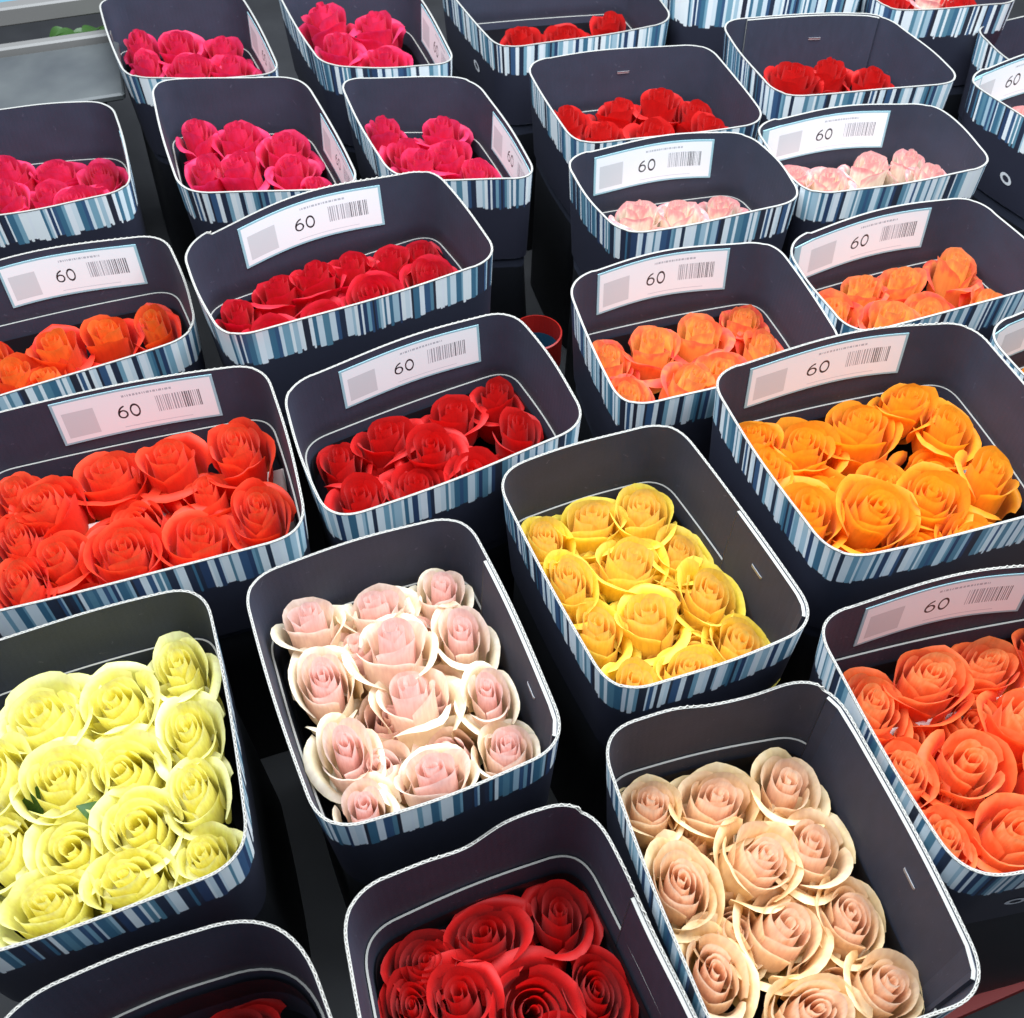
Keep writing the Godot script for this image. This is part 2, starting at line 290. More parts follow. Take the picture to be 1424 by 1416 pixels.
func noise_tex(size: int, freq: float, a: Color, b: Color, seed_value: int, octaves := 4, as_normal := false) -> NoiseTexture2D:
	var n := FastNoiseLite.new()
	n.seed = seed_value
	n.frequency = freq
	n.fractal_octaves = octaves
	var t := NoiseTexture2D.new()
	t.width = size
	t.height = size
	t.seamless = true
	t.noise = n
	if as_normal:
		t.as_normal_map = true
		t.bump_strength = 3.0
	else:
		var g := Gradient.new()
		g.set_color(0, a)
		g.set_color(1, b)
		t.color_ramp = g
	return t


func make_materials() -> void:
	mats.print = plain(Color.WHITE, 0.5)
	mats.print.albedo_texture = stripe_texture()
	mats.navy = plain(Color.WHITE, 0.68)
	board_textures(mats.navy)
	mats.edge = plain(Color(0.60, 0.59, 0.57), 0.9)
	mats.flute = plain(Color(0.66, 0.64, 0.61), 0.9)
	mats.fill = plain(Color(0.42, 0.38, 0.33), 0.95)
	mats.brown = plain(Color(0.55, 0.42, 0.32), 0.85)
	mats.bucket = plain(Color(0.08, 0.09, 0.12), 0.6)
	mats.steel = plain(Color(0.78, 0.78, 0.79), 0.4, 0.25)
	for i in 4:
		mats["label" + str(i)] = plain(Color.WHITE, 0.45)
		mats["label" + str(i)].albedo_texture = label_texture(5 + i)
	mats.ink = plain(Color(0.86, 0.86, 0.87), 0.5)
	mats.stem = plain(Color(0.22, 0.36, 0.12), 0.6)
	mats.leaf = plain(Color(0.15, 0.27, 0.08), 0.5)
	mats.leaf.backlight_enabled = true
	mats.leaf.backlight = Color(0.2, 0.3, 0.1)
	mats.paper = plain(Color(0.90, 0.89, 0.87), 0.7)
	mats.floor = plain(Color.WHITE, 0.75)
	mats.floor.albedo_texture = noise_tex(512, 0.012, Color(0.09, 0.09, 0.10), Color(0.15, 0.15, 0.16), 9)
	mats.floor.uv1_triplanar = true
	mats.floor.uv1_world_triplanar = true
	mats.board = plain(Color.WHITE, 0.6)
	mats.board.albedo_texture = noise_tex(512, 0.03, Color(0.27, 0.19, 0.14), Color(0.36, 0.26, 0.19), 12)
	mats.board.uv1_triplanar = true
	mats.board.uv1_world_triplanar = true
	mats.board.uv1_scale = Vector3(1, 1, 7)
	mats.red_plastic = plain(Color(0.56, 0.07, 0.035), 0.5)
	mats.blue_plastic = plain(Color(0.12, 0.28, 0.38), 0.45)
	mats.sky_plastic = plain(Color(0.34, 0.52, 0.58), 0.4)
	mats.grey = plain(Color.WHITE, 0.5)
	mats.grey.albedo_texture = noise_tex(256, 0.015, Color(0.24, 0.25, 0.26), Color(0.31, 0.32, 0.32), 21)
	mats.grey.uv1_triplanar = true
	mats.grey.uv1_world_triplanar = true
	mats.grey.uv1_scale = Vector3(2, 2, 2)
	mats.lip = plain(Color(0.42, 0.41, 0.40), 0.5)
	var s := 100
	for d in DYE:
		var a: Array = DYE[d]
		for part in 3:
			var m := plain(Color.WHITE, 0.62)
			var mix := [0.0, 1.0, 0.5][part] as float
			m.albedo_texture = petal_texture(between(a[1], a[4], mix), between(a[2], a[5], mix), between(a[3], a[6], mix), s)
			m.backlight_enabled = true
			m.backlight = Color(0.95, 0.95, 0.95)
			m.rim_enabled = true
			m.rim = 0.12
			m.rim_tint = 1.0
			mats[d + str(part)] = m
			s += 1


func between(a: Array, b: Array, t: float) -> Array:
	return [lerpf(a[0], b[0], t), lerpf(a[1], b[1], t), lerpf(a[2], b[2], t)]


func hue(a: Array) -> Color:
	return Color(a[0], a[1], a[2])


# pigment of a petal: claw (v = 0), blade, lip (v = 1), with veins that run up it
func petal_texture(base: Array, body: Array, lip: Array, seed_value: int) -> ImageTexture:
	var n := FastNoiseLite.new()
	n.seed = seed_value
	n.frequency = 1.0
	n.fractal_octaves = 3
	var img := Image.create(64, 64, false, Image.FORMAT_RGB8)
	for y in 64:
		var v := (y + 0.5) / 64.0
		for x in 64:
			var u := (x + 0.5) / 64.0
			var w := n.get_noise_2d(u * 3.0, v * 3.0 + 40.0)
			var c := hue(base).lerp(hue(body), smoothstep(0.15, 0.5, v + w * 0.12))
			c = c.lerp(hue(lip), smoothstep(0.76, 1.0, v + w * 0.2))
			var vein := n.get_noise_2d(u * 16.0, v * 1.6) * 0.03 + n.get_noise_2d(u * 5.0 + 70.0, v * 3.0) * 0.045
			c = Color(clampf(c.r * (1.0 + vein), 0, 1), clampf(c.g * (1.0 + vein * 1.5), 0, 1), clampf(c.b * (1.0 + vein * 1.5), 0, 1))
			img.set_pixel(x, y, c)
	img.generate_mipmaps()
	return ImageTexture.create_from_image(img)


# the sleeve's print: a band of blue, teal and white bars over navy; 2048 px round the box, 256 px down the collar
func stripe_texture() -> ImageTexture:
	var rng := RandomNumberGenerator.new()
	rng.seed = 11
	var img := Image.create(2048, 256, false, Image.FORMAT_RGB8)
	var navy := Color(0.175, 0.178, 0.235)
	img.fill(navy)
	var inks := [Color(0.96, 0.97, 0.97), Color(0.96, 0.97, 0.97), Color(0.95, 0.96, 0.97), Color(0.96, 0.97, 0.97), Color(0.88, 0.92, 0.94), Color(0.38, 0.55, 0.63), Color(0.27, 0.45, 0.55), Color(0.24, 0.36, 0.50), Color(0.19, 0.27, 0.40), Color(0.52, 0.68, 0.75), Color(0.17, 0.20, 0.28), Color(0.175, 0.178, 0.235), Color(0.70, 0.80, 0.85)]
	var x := 0
	var last := -1
	var band := int(256 * STRIPE / COLLAR)
	while x < 2048:
		var w := rng.randi_range(4, 8) if rng.randf() < 0.55 else rng.randi_range(8, 16)
		var k := rng.randi() % inks.size()
		if k == last:
			k = (k + 4) % inks.size()
		last = k
		var deep := band + rng.randi_range(-5, 5)
		img.fill_rect(Rect2i(x, 0, mini(w, 2048 - x), deep), inks[k])
		if w > 4:
			img.fill_rect(Rect2i(x + 1, deep, mini(w - 2, 2048 - x), 2), inks[k])
		x += w
	img.generate_mipmaps()
	return ImageTexture.create_from_image(img)


# dark slate board: faint ribs of the core, a cloudy print and small scuffs; 1024 px round the box, 128 px down
func board_textures(m: StandardMaterial3D) -> void:
	var n := FastNoiseLite.new()
	n.seed = 4
	n.fractal_octaves = 4
	n.frequency = 1.0
	var img := Image.create(1024, 128, false, Image.FORMAT_RGB8)
	var bump := Image.create(1024, 128, false, Image.FORMAT_RGB8)
	for y in 128:
		for x in 1024:
			var cloud := n.get_noise_2d(x * 0.02, y * 0.025)
			var grain := n.get_noise_2d(x * 0.35 + 300.0, y * 0.35)
			var k := 1.0 + cloud * 0.07 + grain * 0.05
			img.set_pixel(x, y, Color(0.190 * k, 0.206 * k, 0.268 * k))
			var rib := 0.5 + 0.5 * sin(x * TAU / 6.8)
			var g := 0.5 + rib * 0.07 + cloud * 0.15 + grain * 0.08
			bump.set_pixel(x, y, Color(g, g, g))
	var rng := RandomNumberGenerator.new()
	rng.seed = 31
	for i in 70:
		var c := Color(0.40, 0.41, 0.46)
		var at := Vector2(rng.randf() * 1020, rng.randf() * 126)
		var run := Vector2.from_angle(rng.randf() * TAU) * rng.randf_range(0.3, 0.9)
		for k in rng.randi_range(1, 9):
			var q := Vector2i(at + run * k)
			if q.x >= 0 and q.x < 1024 and q.y >= 0 and q.y < 128:
				img.set_pixel(q.x, q.y, img.get_pixel(q.x, q.y).lerp(c, rng.randf_range(0.15, 0.6)))
	bump.bump_map_to_normal_map(1.2)
	img.generate_mipmaps()
	bump.generate_mipmaps()
	m.albedo_texture = ImageTexture.create_from_image(img)
	m.normal_enabled = true
	m.normal_scale = 0.6
	m.normal_texture = ImageTexture.create_from_image(bump)


# white sticker: pale blue border, the number 60, a barcode, small grey print; the square code of the real sticker is left blank
func label_texture(seed_value: int) -> ImageTexture:
	var w := 768
	var hh := 256
	var img := Image.create(w, hh, false, Image.FORMAT_RGB8)
	img.fill(Color(0.62, 0.78, 0.81))
	img.fill_rect(Rect2i(13, 11, w - 26, hh - 22), Color(0.97, 0.97, 0.97))
	img.fill_rect(Rect2i(36, 70, 150, 150), Color(0.84, 0.845, 0.85))
	var rng := RandomNumberGenerator.new()
	rng.seed = seed_value
	var x := 470 + rng.randi_range(0, 16)
	while x < 690:
		var bar := rng.randi_range(2, 7)
		img.fill_rect(Rect2i(x, 74, bar, 96), Color(0.42, 0.42, 0.44) if x > 590 else Color(0.66, 0.66, 0.68))
		x += bar + rng.randi_range(3, 8)
	x = 330
	while x < 560:
		var dash := rng.randi_range(4, 16)
		img.fill_rect(Rect2i(x, 36, dash, 12), Color(0.72, 0.73, 0.75))
		x += dash + 5
	img.fill_rect(Rect2i(300, 222, 330, 4), Color(0.82, 0.83, 0.85))
	# the two figures, as rings
	for yy in range(80, 186):
		for xx in range(270, 430):
			var q := Vector2(xx, yy)
			var ink := 0.0
			var e := Vector2((q.x - 372.0) / 21.0, (q.y - 134.0) / 34.0).length()
			ink = maxf(ink, 1.0 - smoothstep(0.13, 0.19, absf(e - 1.0)))
			var e6 := Vector2((q.x - 312.0) / 20.0, (q.y - 146.0) / 21.0).length()
			ink = maxf(ink, 1.0 - smoothstep(0.16, 0.23, absf(e6 - 1.0)))
			var arc := Vector2((q.x - 332.0) / 40.0, (q.y - 145.0) / 46.0).length()
			if q.x < 326.0 and q.y < 148.0:
				ink = maxf(ink, 1.0 - smoothstep(0.075, 0.115, absf(arc - 1.0)))
			if ink > 0.0:
				img.set_pixel(xx, yy, img.get_pixel(xx, yy).lerp(Color(0.12, 0.12, 0.14), ink))
	img.generate_mipmaps()
	return ImageTexture.create_from_image(img)


# ------------------------------------------------------------------ setting
func make_ground() -> void:
	var f := PlaneMesh.new()
	f.size = Vector2(12, 12)
	var g := obj("floor", f, mats.floor, self)
	g.position = Vector3(0, 0, -1.5)
	g.set_meta("kind", "structure")
	g.set_meta("label", "grey concrete floor under the boxes")


func slab(called: String, poly: PackedVector2Array, y0: float, y1: float, mat: Material, parent: Node) -> MeshInstance3D:
	var st := SurfaceTool.new()
	st.begin(Mesh.PRIMITIVE_TRIANGLES)
	st.set_smooth_group(-1)
	var n := poly.size()
	for i in range(1, n - 1):
		for j in [0, i, i + 1]:
			st.add_vertex(Vector3(poly[j].x, y1, poly[j].y))
	for i in n:
		var a := poly[i]
		var b := poly[(i + 1) % n]
		quad(st, Vector3(a.x, y0, a.y), Vector3(b.x, y0, b.y), Vector3(b.x, y1, b.y), Vector3(a.x, y1, a.y))
	st.generate_normals()
	return obj(called, st.commit(), mat, parent)


func quad(st: SurfaceTool, a: Vector3, b: Vector3, c: Vector3, d: Vector3) -> void:
	for q in [a, b, c, a, c, d]:
		st.add_vertex(q)


# ------------------------------------------------------------------ boxes
# the rim of a box seen from above: points, outward normals, side number and place along it, length so far
func outline(q: Array, radius: float, bow: float) -> Dictionary:
	var pts: Array[Vector2] = []
	var side: Array[float] = []
	var mid: Vector2 = (q[0] + q[1] + q[2] + q[3]) / 4.0
	for i in 4:
		var a: Vector2 = q[i]
		var b: Vector2 = q[(i + 1) % 4]
		var along := (b - a).normalized()
		var out := Vector2(-along.y, along.x)
		if out.dot(a - mid) < 0.0:
			out = -out
		var length := a.distance_to(b)
		var f := radius / length
		for s in 25:
			var t := lerpf(f, 1.0 - f, s / 24.0)
			pts.append(a.lerp(b, t) + out * bow * sin(PI * (s / 24.0)))
			side.append(i + t)
		var c: Vector2 = q[(i + 2) % 4]
		var p0 := a.lerp(b, 1.0 - f)
		var p2 := b + (c - b).normalized() * radius
		for s in range(1, 12):
			var t := s / 12.0
			var k := b.lerp((p0 + p2) * 0.5, 0.06)
			pts.append(p0.lerp(k, t).lerp(k.lerp(p2, t), t))
			side.append(i + 1.0 - f * (1.0 - t) if t < 0.5 else fmod(i + 1.0, 4.0) + f * t)
	var n := pts.size()
	var nor: Array[Vector2] = []
	var run: Array[float] = []
	var total := 0.0
	for i in n:
		var d := (pts[(i + 1) % n] - pts[(i + n - 1) % n]).normalized()
		var o := Vector2(-d.y, d.x)
		if o.dot(pts[i] - mid) < 0.0:
			o = -o
		nor.append(o)
		run.append(total)
		total += pts[i].distance_to(pts[(i + 1) % n])
	return {"pts": pts, "nor": nor, "side": side, "run": run, "total": total}


func rim_height(spec: Dictionary, s: float) -> float:
	var i := int(s) % 4
	var t := s - int(s)
	var y := 0.0
	if i == 0 and spec.has("arch"):
		y += spec.arch * pow(sin(PI * clampf((t - 0.08) / 0.84, 0.0, 1.0)), 1.3)
	y += 0.0010 * sin(s * PI * 2.5 + spec.wave)
	if spec.has("rim") and spec.rim.size() > i:
		var a: Array = spec.rim[i]
		var g := t * (a.size() - 1)
		var j := mini(int(g), a.size() - 2)
		y += cubic_interpolate(a[j], a[j + 1], a[maxi(j - 1, 0)], a[mini(j + 2, a.size() - 1)], g - j)
	return y


# a ring of points: the outline moved out by `off`, at depth `down` under its wavy rim (the wall leans in as it goes down)
func ring(o: Dictionary, spec: Dictionary, off: float, down: float, level := false) -> Array[Vector3]:
	var r: Array[Vector3] = []
	for i in o.pts.size():
		var q: Vector2 = o.pts[i] + o.nor[i] * (off - down * 0.06)
		r.append(Vector3(q.x, spec.y - down + (0.0 if level else rim_height(spec, o.side[i]) * maxf(0.0, 1.0 - down / 0.09)), q.y))
	return r


func strip(st: SurfaceTool, a: Array[Vector3], b: Array[Vector3], o: Dictionary, va: float, vb: float, shift := 0.0) -> void:
	var n := a.size()
	for i in n:
		var j := (i + 1) % n
		var u0: float = o.run[i] / 1.024 + shift
		var u1: float = (o.run[j] if j else o.total) / 1.024 + shift
		for k in [[a[i], u0, va], [a[j], u1, va], [b[j], u1, vb], [a[i], u0, va], [b[j], u1, vb], [b[i], u0, vb]]:
			st.set_uv(Vector2(k[1], k[2]))
			st.add_vertex(k[0])


func begin() -> SurfaceTool:
	var st := SurfaceTool.new()
	st.begin(Mesh.PRIMITIVE_TRIANGLES)
	st.set_smooth_group(0)
	return st


func done(st: SurfaceTool) -> ArrayMesh:
	st.index()
	st.generate_normals()
	return st.commit()


func make_box(key: String) -> void:
	var spec: Dictionary = KIND[key].duplicate()
	spec.y = RIM + BOXES[key][0]
	spec.wave = float(key.unicode_at(0)) * 1.7
	var q: Array = BOXES[key][1]
	var text: String = "cardboard box of " + spec.what
	var root := thing("flower_box", text, "box", "striped cardboard flower boxes")
	var centre: Vector2 = (q[0] + q[1] + q[2] + q[3]) / 4.0
	var local: Array = []
	for c in q:
		local.append(c - centre)
	root.position = Vector3(centre.x, 0, centre.y)
	var o := outline(local, spec.get("radius", 0.042), 0.0025)
	var shift: float = spec.wave * 0.37

	# outer face with the print, inner face, cut edge
	var st := begin()
	strip(st, ring(o, spec, 0, 0), ring(o, spec, 0, 0.02), o, 0.0, 0.02 / COLLAR, shift)
	strip(st, ring(o, spec, 0, 0.02), ring(o, spec, 0, 0.07), o, 0.02 / COLLAR, 0.07 / COLLAR, shift)
	strip(st, ring(o, spec, 0, 0.07), ring(o, spec, 0, COLLAR), o, 0.07 / COLLAR, 1.0, shift)
	var collar := obj("collar", done(st), mats.print, root)
	st = begin()
	var prev := ring(o, spec, -WALL, 0)
	var was := 0.0
	for d in [0.03, 0.07, COLLAR]:
		var next := ring(o, spec, -WALL, d)
		strip(st, prev, next, o, was / COLLAR, d / COLLAR, shift)
		prev = next
		was = d
	strip(st, prev, ring(o, spec, 0, COLLAR), o, 0, 1)
	obj("lining", done(st), mats.navy, collar)
	obj("rim", cut_edge(o, spec, spec.has("near")), mats.edge, collar)
	if spec.has("near"):
		obj("fluting", fluting(o, spec), mats.flute, collar)
		st = begin()
		strip(st, ring(o, spec, -0.0005, 0.0009), ring(o, spec, -WALL + 0.0005, 0.0009), o, 0, 1)
		obj("core", done(st), mats.fill, collar)

	# the sleeve inside, lower than the collar
	var low := spec.duplicate()
	low.erase("arch")
	low.erase("rim")
	low.y = spec.y - spec.drop
	st = begin()
	var so := -WALL - 0.0055
	strip(st, ring(o, low, so, 0, true), ring(o, low, so, 0.09, true), o, 0, 1)
	strip(st, ring(o, low, so - 0.0019, 0, true), ring(o, low, so - 0.0019, 0.09, true), o, 0, 1)
	var sleeve := obj("inner_sleeve", done(st), mats.navy, root)
	st = begin()
	strip(st, ring(o, low, so, -0.0001, true), ring(o, low, so - 0.0019, -0.0001, true), o, 0, 1)
	obj("sleeve_rim", done(st), mats.edge, sleeve)

	# the bucket that carries collar and water
	var foot: float = 0.018 if key == "L" else 0.001
	st = begin()
	var top := []
	var bot := []
	var deep: float = spec.y - 0.10 - foot
	for i in o.pts.size():
		var w: Vector2 = o.pts[i] - o.nor[i] * 0.0135
		top.append(Vector3(w.x, spec.y - 0.10, w.y))
		var e: Vector2 = o.pts[i] * 0.975
		bot.append(Vector3(e.x, foot, e.y))
	for i in top.size():
		var j := (i + 1) % top.size()
		quad(st, top[i], top[j], bot[j], bot[i])
		quad(st, bot[i], bot[j], Vector3(0, foot, 0), Vector3(0, foot, 0))
	if deep > 0.0:
		obj("bucket", done(st), mats.bucket, root)

	if spec.has("label"):
		obj("label", wall_patch(o, spec, spec.label[0] + spec.label[1], spec.label[0] + spec.label[2], 0.005 + fmod(spec.wave, 0.004), 0.063 + fmod(spec.wave * 1.3, 0.004), 0.0008), mats["label" + str(key.unicode_at(0) % 4)], root)
	if spec.has("mark"):
		obj("printed_mark", printed_ring(o, spec, spec.mark[0], spec.mark[1]), mats.ink, root)
	if spec.has("flap"):
		var fs: float = spec.flap[0] + spec.flap[1]
		var fe: float = floorf(fs) + 0.985
		var flap := obj("overlap_flap", wall_patch(o, spec, fs, fe, 0.0015, 0.12, 0.0034), mats.navy, root)
		obj("flap_edge", wall_ledge(o, spec, fs, fe), mats.edge, flap)
	if spec.has("staple"):
		var ss: float = spec.staple[0] + spec.staple[1]
		obj("staple", wall_bar(o, spec, ss, 0.018, 0.034), mats.steel, root)


# white cut edge of the board: one strip, or for near boxes the two paper skins with the core a little lower
func cut_edge(o: Dictionary, spec: Dictionary, near: bool) -> ArrayMesh:
	var st := begin()
	if near:
		var skin := 0.0006
		strip(st, ring(o, spec, 0.0002, -0.0002), ring(o, spec, -skin, -0.0002), o, 0, 1)
		strip(st, ring(o, spec, -WALL + skin, -0.0002), ring(o, spec, -WALL - 0.0002, -0.0002), o, 0, 1)
		strip(st, ring(o, spec, -skin, -0.0002), ring(o, spec, -skin, 0.0009), o, 0, 1)
		strip(st, ring(o, spec, -WALL + skin, -0.0002), ring(o, spec, -WALL + skin, 0.0009), o, 0, 1)
		strip(st, ring(o, spec, 0.0002, -0.0002), ring(o, spec, 0.0002, 0.0008), o, 0, 1)
	else:
		strip(st, ring(o, spec, 0.0002, -0.0002), ring(o, spec, -WALL - 0.0002, -0.0002), o, 0, 1)
		strip(st, ring(o, spec, 0.0002, -0.0002), ring(o, spec, 0.0002, 0.0008), o, 0, 1)
	return done(st)


# a point on the rim at a length along it: position, outward normal, side value
func rim_at(o: Dictionary, s: float, from: int) -> Array:
	var i := from
	var n: int = o.pts.size()
	while i + 1 < n and o.run[i + 1] < s:
		i += 1
	var j := (i + 1) % n
	var end: float = o.run[j] if j else o.total
	var t: float = clampf((s - o.run[i]) / maxf(end - o.run[i], 1e-6), 0, 1)
	return [o.pts[i].lerp(o.pts[j], t), o.nor[i].lerp(o.nor[j], t).normalized(), o.side[i], i]


# the wavy core between the skins, standing just proud of them
func fluting(o: Dictionary, spec: Dictionary) -> ArrayMesh:
	var st := begin()
	var pitch := 0.0068
	var count := int(o.total / pitch) * 8
	var i := 0
	var before: Array = []
	for k in count + 1:
		var r := rim_at(o, o.total * k / count, i)
		i = r[3]
		var w := sin(TAU * k / 8.0)
		var off := -WALL * 0.5 + 0.0007 * w
		var y: float = spec.y + rim_height(spec, r[2]) + 0.0004 + 0.0003 * w
		var a: Vector2 = r[0] + r[1] * (off + 0.0004)
		var b: Vector2 = r[0] + r[1] * (off - 0.0004)
		var now := [Vector3(a.x, y - 0.0016, a.y), Vector3(a.x, y, a.y), Vector3(b.x, y, b.y), Vector3(b.x, y - 0.0016, b.y)]
		if before:
			for m in 3:
				quad(st, before[m], now[m], now[m + 1], before[m + 1])
		before = now
	return done(st)


func span(o: Dictionary, s0: float, s1: float) -> Array:
	var r := []
	for i in o.pts.size():
		if o.side[i] >= s0 and o.side[i] <= s1 and int(o.side[i]) == int(s0):
			r.append(i)
	return r


# a sheet on the inside of a wall: proud of it by `off`, with its own thickness shown at the ends
func wall_patch(o: Dictionary, spec: Dictionary, s0: float, s1: float, y0: float, y1: float, off: float) -> ArrayMesh:
	var st := SurfaceTool.new()
	st.begin(Mesh.PRIMITIVE_TRIANGLES)
	st.set_smooth_group(-1)
	var steps := 20
	var rows: Array = []
	for k in steps + 1:
		var s := lerpf(s0, s1, k / float(steps))
		var r := on_side(o, s)
		var yb: float = spec.y + rim_height(spec, s)
		var a: Vector2 = r[0] - r[1] * (WALL + off + y0 * 0.06)
		var b: Vector2 = r[0] - r[1] * (WALL + off + y1 * 0.06)
		var c: Vector2 = r[0] - r[1] * (WALL + y0 * 0.06 - 0.0005)
		var d: Vector2 = r[0] - r[1] * (WALL + y1 * 0.06 - 0.0005)
		rows.append([Vector3(a.x, yb - y0, a.y), Vector3(b.x, yb - y1, b.y), Vector3(c.x, yb - y0, c.y), Vector3(d.x, yb - y1, d.y), k / float(steps)])
	for k in steps:
		var p: Array = rows[k]
		var n: Array = rows[k + 1]
		for v in [[p[0], p[4], 0], [n[0], n[4], 0], [n[1], n[4], 1], [p[0], p[4], 0], [n[1], n[4], 1], [p[1], p[4], 1]]:
			st.set_uv(Vector2(v[1], v[2]))
			st.add_vertex(v[0])
		st.set_uv(Vector2(p[4], 0.002))
		quad(st, p[2], n[2], n[0], p[0])
		st.set_uv(Vector2(p[4], 0.998))
		quad(st, p[1], n[1], n[3], p[3])
	for e in [0, steps]:
		st.set_uv(Vector2(0.002, 0.5))
		quad(st, rows[e][0], rows[e][1], rows[e][3], rows[e][2])
	st.generate_normals()
	return st.commit()


func wall_ledge(o: Dictionary, spec: Dictionary, s0: float, s1: float) -> ArrayMesh:
	var st := begin()
	var before := []
	for k in 21:
		var s := lerpf(s0, s1, k / 20.0)
		var r := on_side(o, s)
		var yb: float = spec.y + rim_height(spec, s) - 0.0012
		var a: Vector2 = r[0] - r[1] * (WALL + 0.0006)
		var b: Vector2 = r[0] - r[1] * (WALL + 0.0037)
		var now := [Vector3(a.x, yb, a.y), Vector3(b.x, yb, b.y)]
		if before:
			quad(st, before[0], now[0], now[1], before[1])
		before = now
	# the upright cut end
	var r0 := on_side(o, s0)
	var y: float = spec.y + rim_height(spec, s0) - 0.0012
	var along := Vector2(-r0[1].y, r0[1].x) * 0.0004
	for side in [-1.0, 1.0]:
		var a0: Vector2 = r0[0] - r0[1] * (WALL + 0.0006) + along * side
		var b0: Vector2 = r0[0] - r0[1] * (WALL + 0.0037) + along * side
		var a1: Vector2 = a0 - r0[1] * 0.0072
		var b1: Vector2 = b0 - r0[1] * 0.0072
		quad(st, Vector3(a0.x, y, a0.y), Vector3(b0.x, y, b0.y), Vector3(b1.x, y - 0.119, b1.y), Vector3(a1.x, y - 0.119, a1.y))
	return done(st)


func on_side(o: Dictionary, s: float) -> Array:
	var n: int = o.pts.size()
	for i in n:
		var j := (i + 1) % n
		if o.side[i] <= s and o.side[j] >= s and int(o.side[i]) == int(s) and o.side[j] > o.side[i] and o.side[j] - o.side[i] < 0.9:
			var t: float = (s - o.side[i]) / (o.side[j] - o.side[i])
			return [o.pts[i].lerp(o.pts[j], t), o.nor[i].lerp(o.nor[j], t).normalized()]
	return [o.pts[0], o.nor[0]]


# white print on the outside: a slanted ring with a tail
func printed_ring(o: Dictionary, spec: Dictionary, s: float, down: float) -> ArrayMesh:
	var r := on_side(o, s)
	var nor: Vector2 = r[1]
	var al := Vector2(-nor.y, nor.x)
	var st := begin()
	var before := []
	for k in 29:
		var a := TAU * k / 28.0
		var now := []
		for f in [1.0, 0.55]:
			var x: float = (cos(a) * 0.010 + sin(a) * 0.003) * f
			var y: float = sin(a) * 0.008 * f
			var d := down - y
			var p: Vector2 = r[0] + al * x + nor * (0.0006 - d * 0.06)
			now.append(Vector3(p.x, spec.y - d, p.y))
		if before:
			quad(st, before[0], now[0], now[1], before[1])
		before = now
	return done(st)


# a staple: a flat bar with its two ends bent into the board
func wall_bar(o: Dictionary, spec: Dictionary, s: float, width: float, down: float) -> ArrayMesh:
	var r := on_side(o, s)
	var nor: Vector2 = -r[1]
	var al := Vector2(-nor.y, nor.x)
	var st := begin()
	var off := WALL + down * 0.06 + (0.0035 if spec.has("flap") and spec.flap[0] == int(s) else 0.0)
	var c: Vector2 = r[0] + nor * off
	var y: float = spec.y - down + rim_height(spec, s)
	var half := width / 2.0
	var path := [c - al * half - nor * 0.001, c - al * half + nor * 0.0008, c - al * half * 0.85 + nor * 0.0013, c + al * half * 0.85 + nor * 0.0013, c + al * half + nor * 0.0008, c + al * half - nor * 0.001]
	for i in 5:
		var a: Vector2 = path[i]
		var b: Vector2 = path[i + 1]
		quad(st, Vector3(a.x, y, a.y), Vector3(b.x, y, b.y), Vector3(b.x, y - 0.003, b.y), Vector3(a.x, y - 0.003, a.y))
		quad(st, Vector3(a.x, y, a.y), Vector3(b.x, y, b.y), Vector3(b.x - nor.x * 0.0008, y, b.y - nor.y * 0.0008), Vector3(a.x - nor.x * 0.0008, y, a.y - nor.y * 0.0008))
	return done(st)


# ------------------------------------------------------------------ roses
# forms 0..3: tight bud, high-centred, full, wide open; a form holds three variants, each a list of petal meshes (first the spiral heart)
func make_form(f: int) -> Array:
	var set_of := []
	for variant in 4:
		var rng := RandomNumberGenerator.new()
		rng.seed = 900 + f * 10 + variant
		var count: int = [10, 13, 18, 15][f]
		var heart_count: int = [4, 4, 5, 4][f]
		var petals := []
		var st := begin()
		for i in heart_count:
			petal(st, i, count, f, rng)
		petals.append(done(st))
		for i in range(heart_count, count):
			st = begin()
			petal(st, i, count, f, rng)
			petals.append(done(st))
		set_of.append(petals)
	return set_of


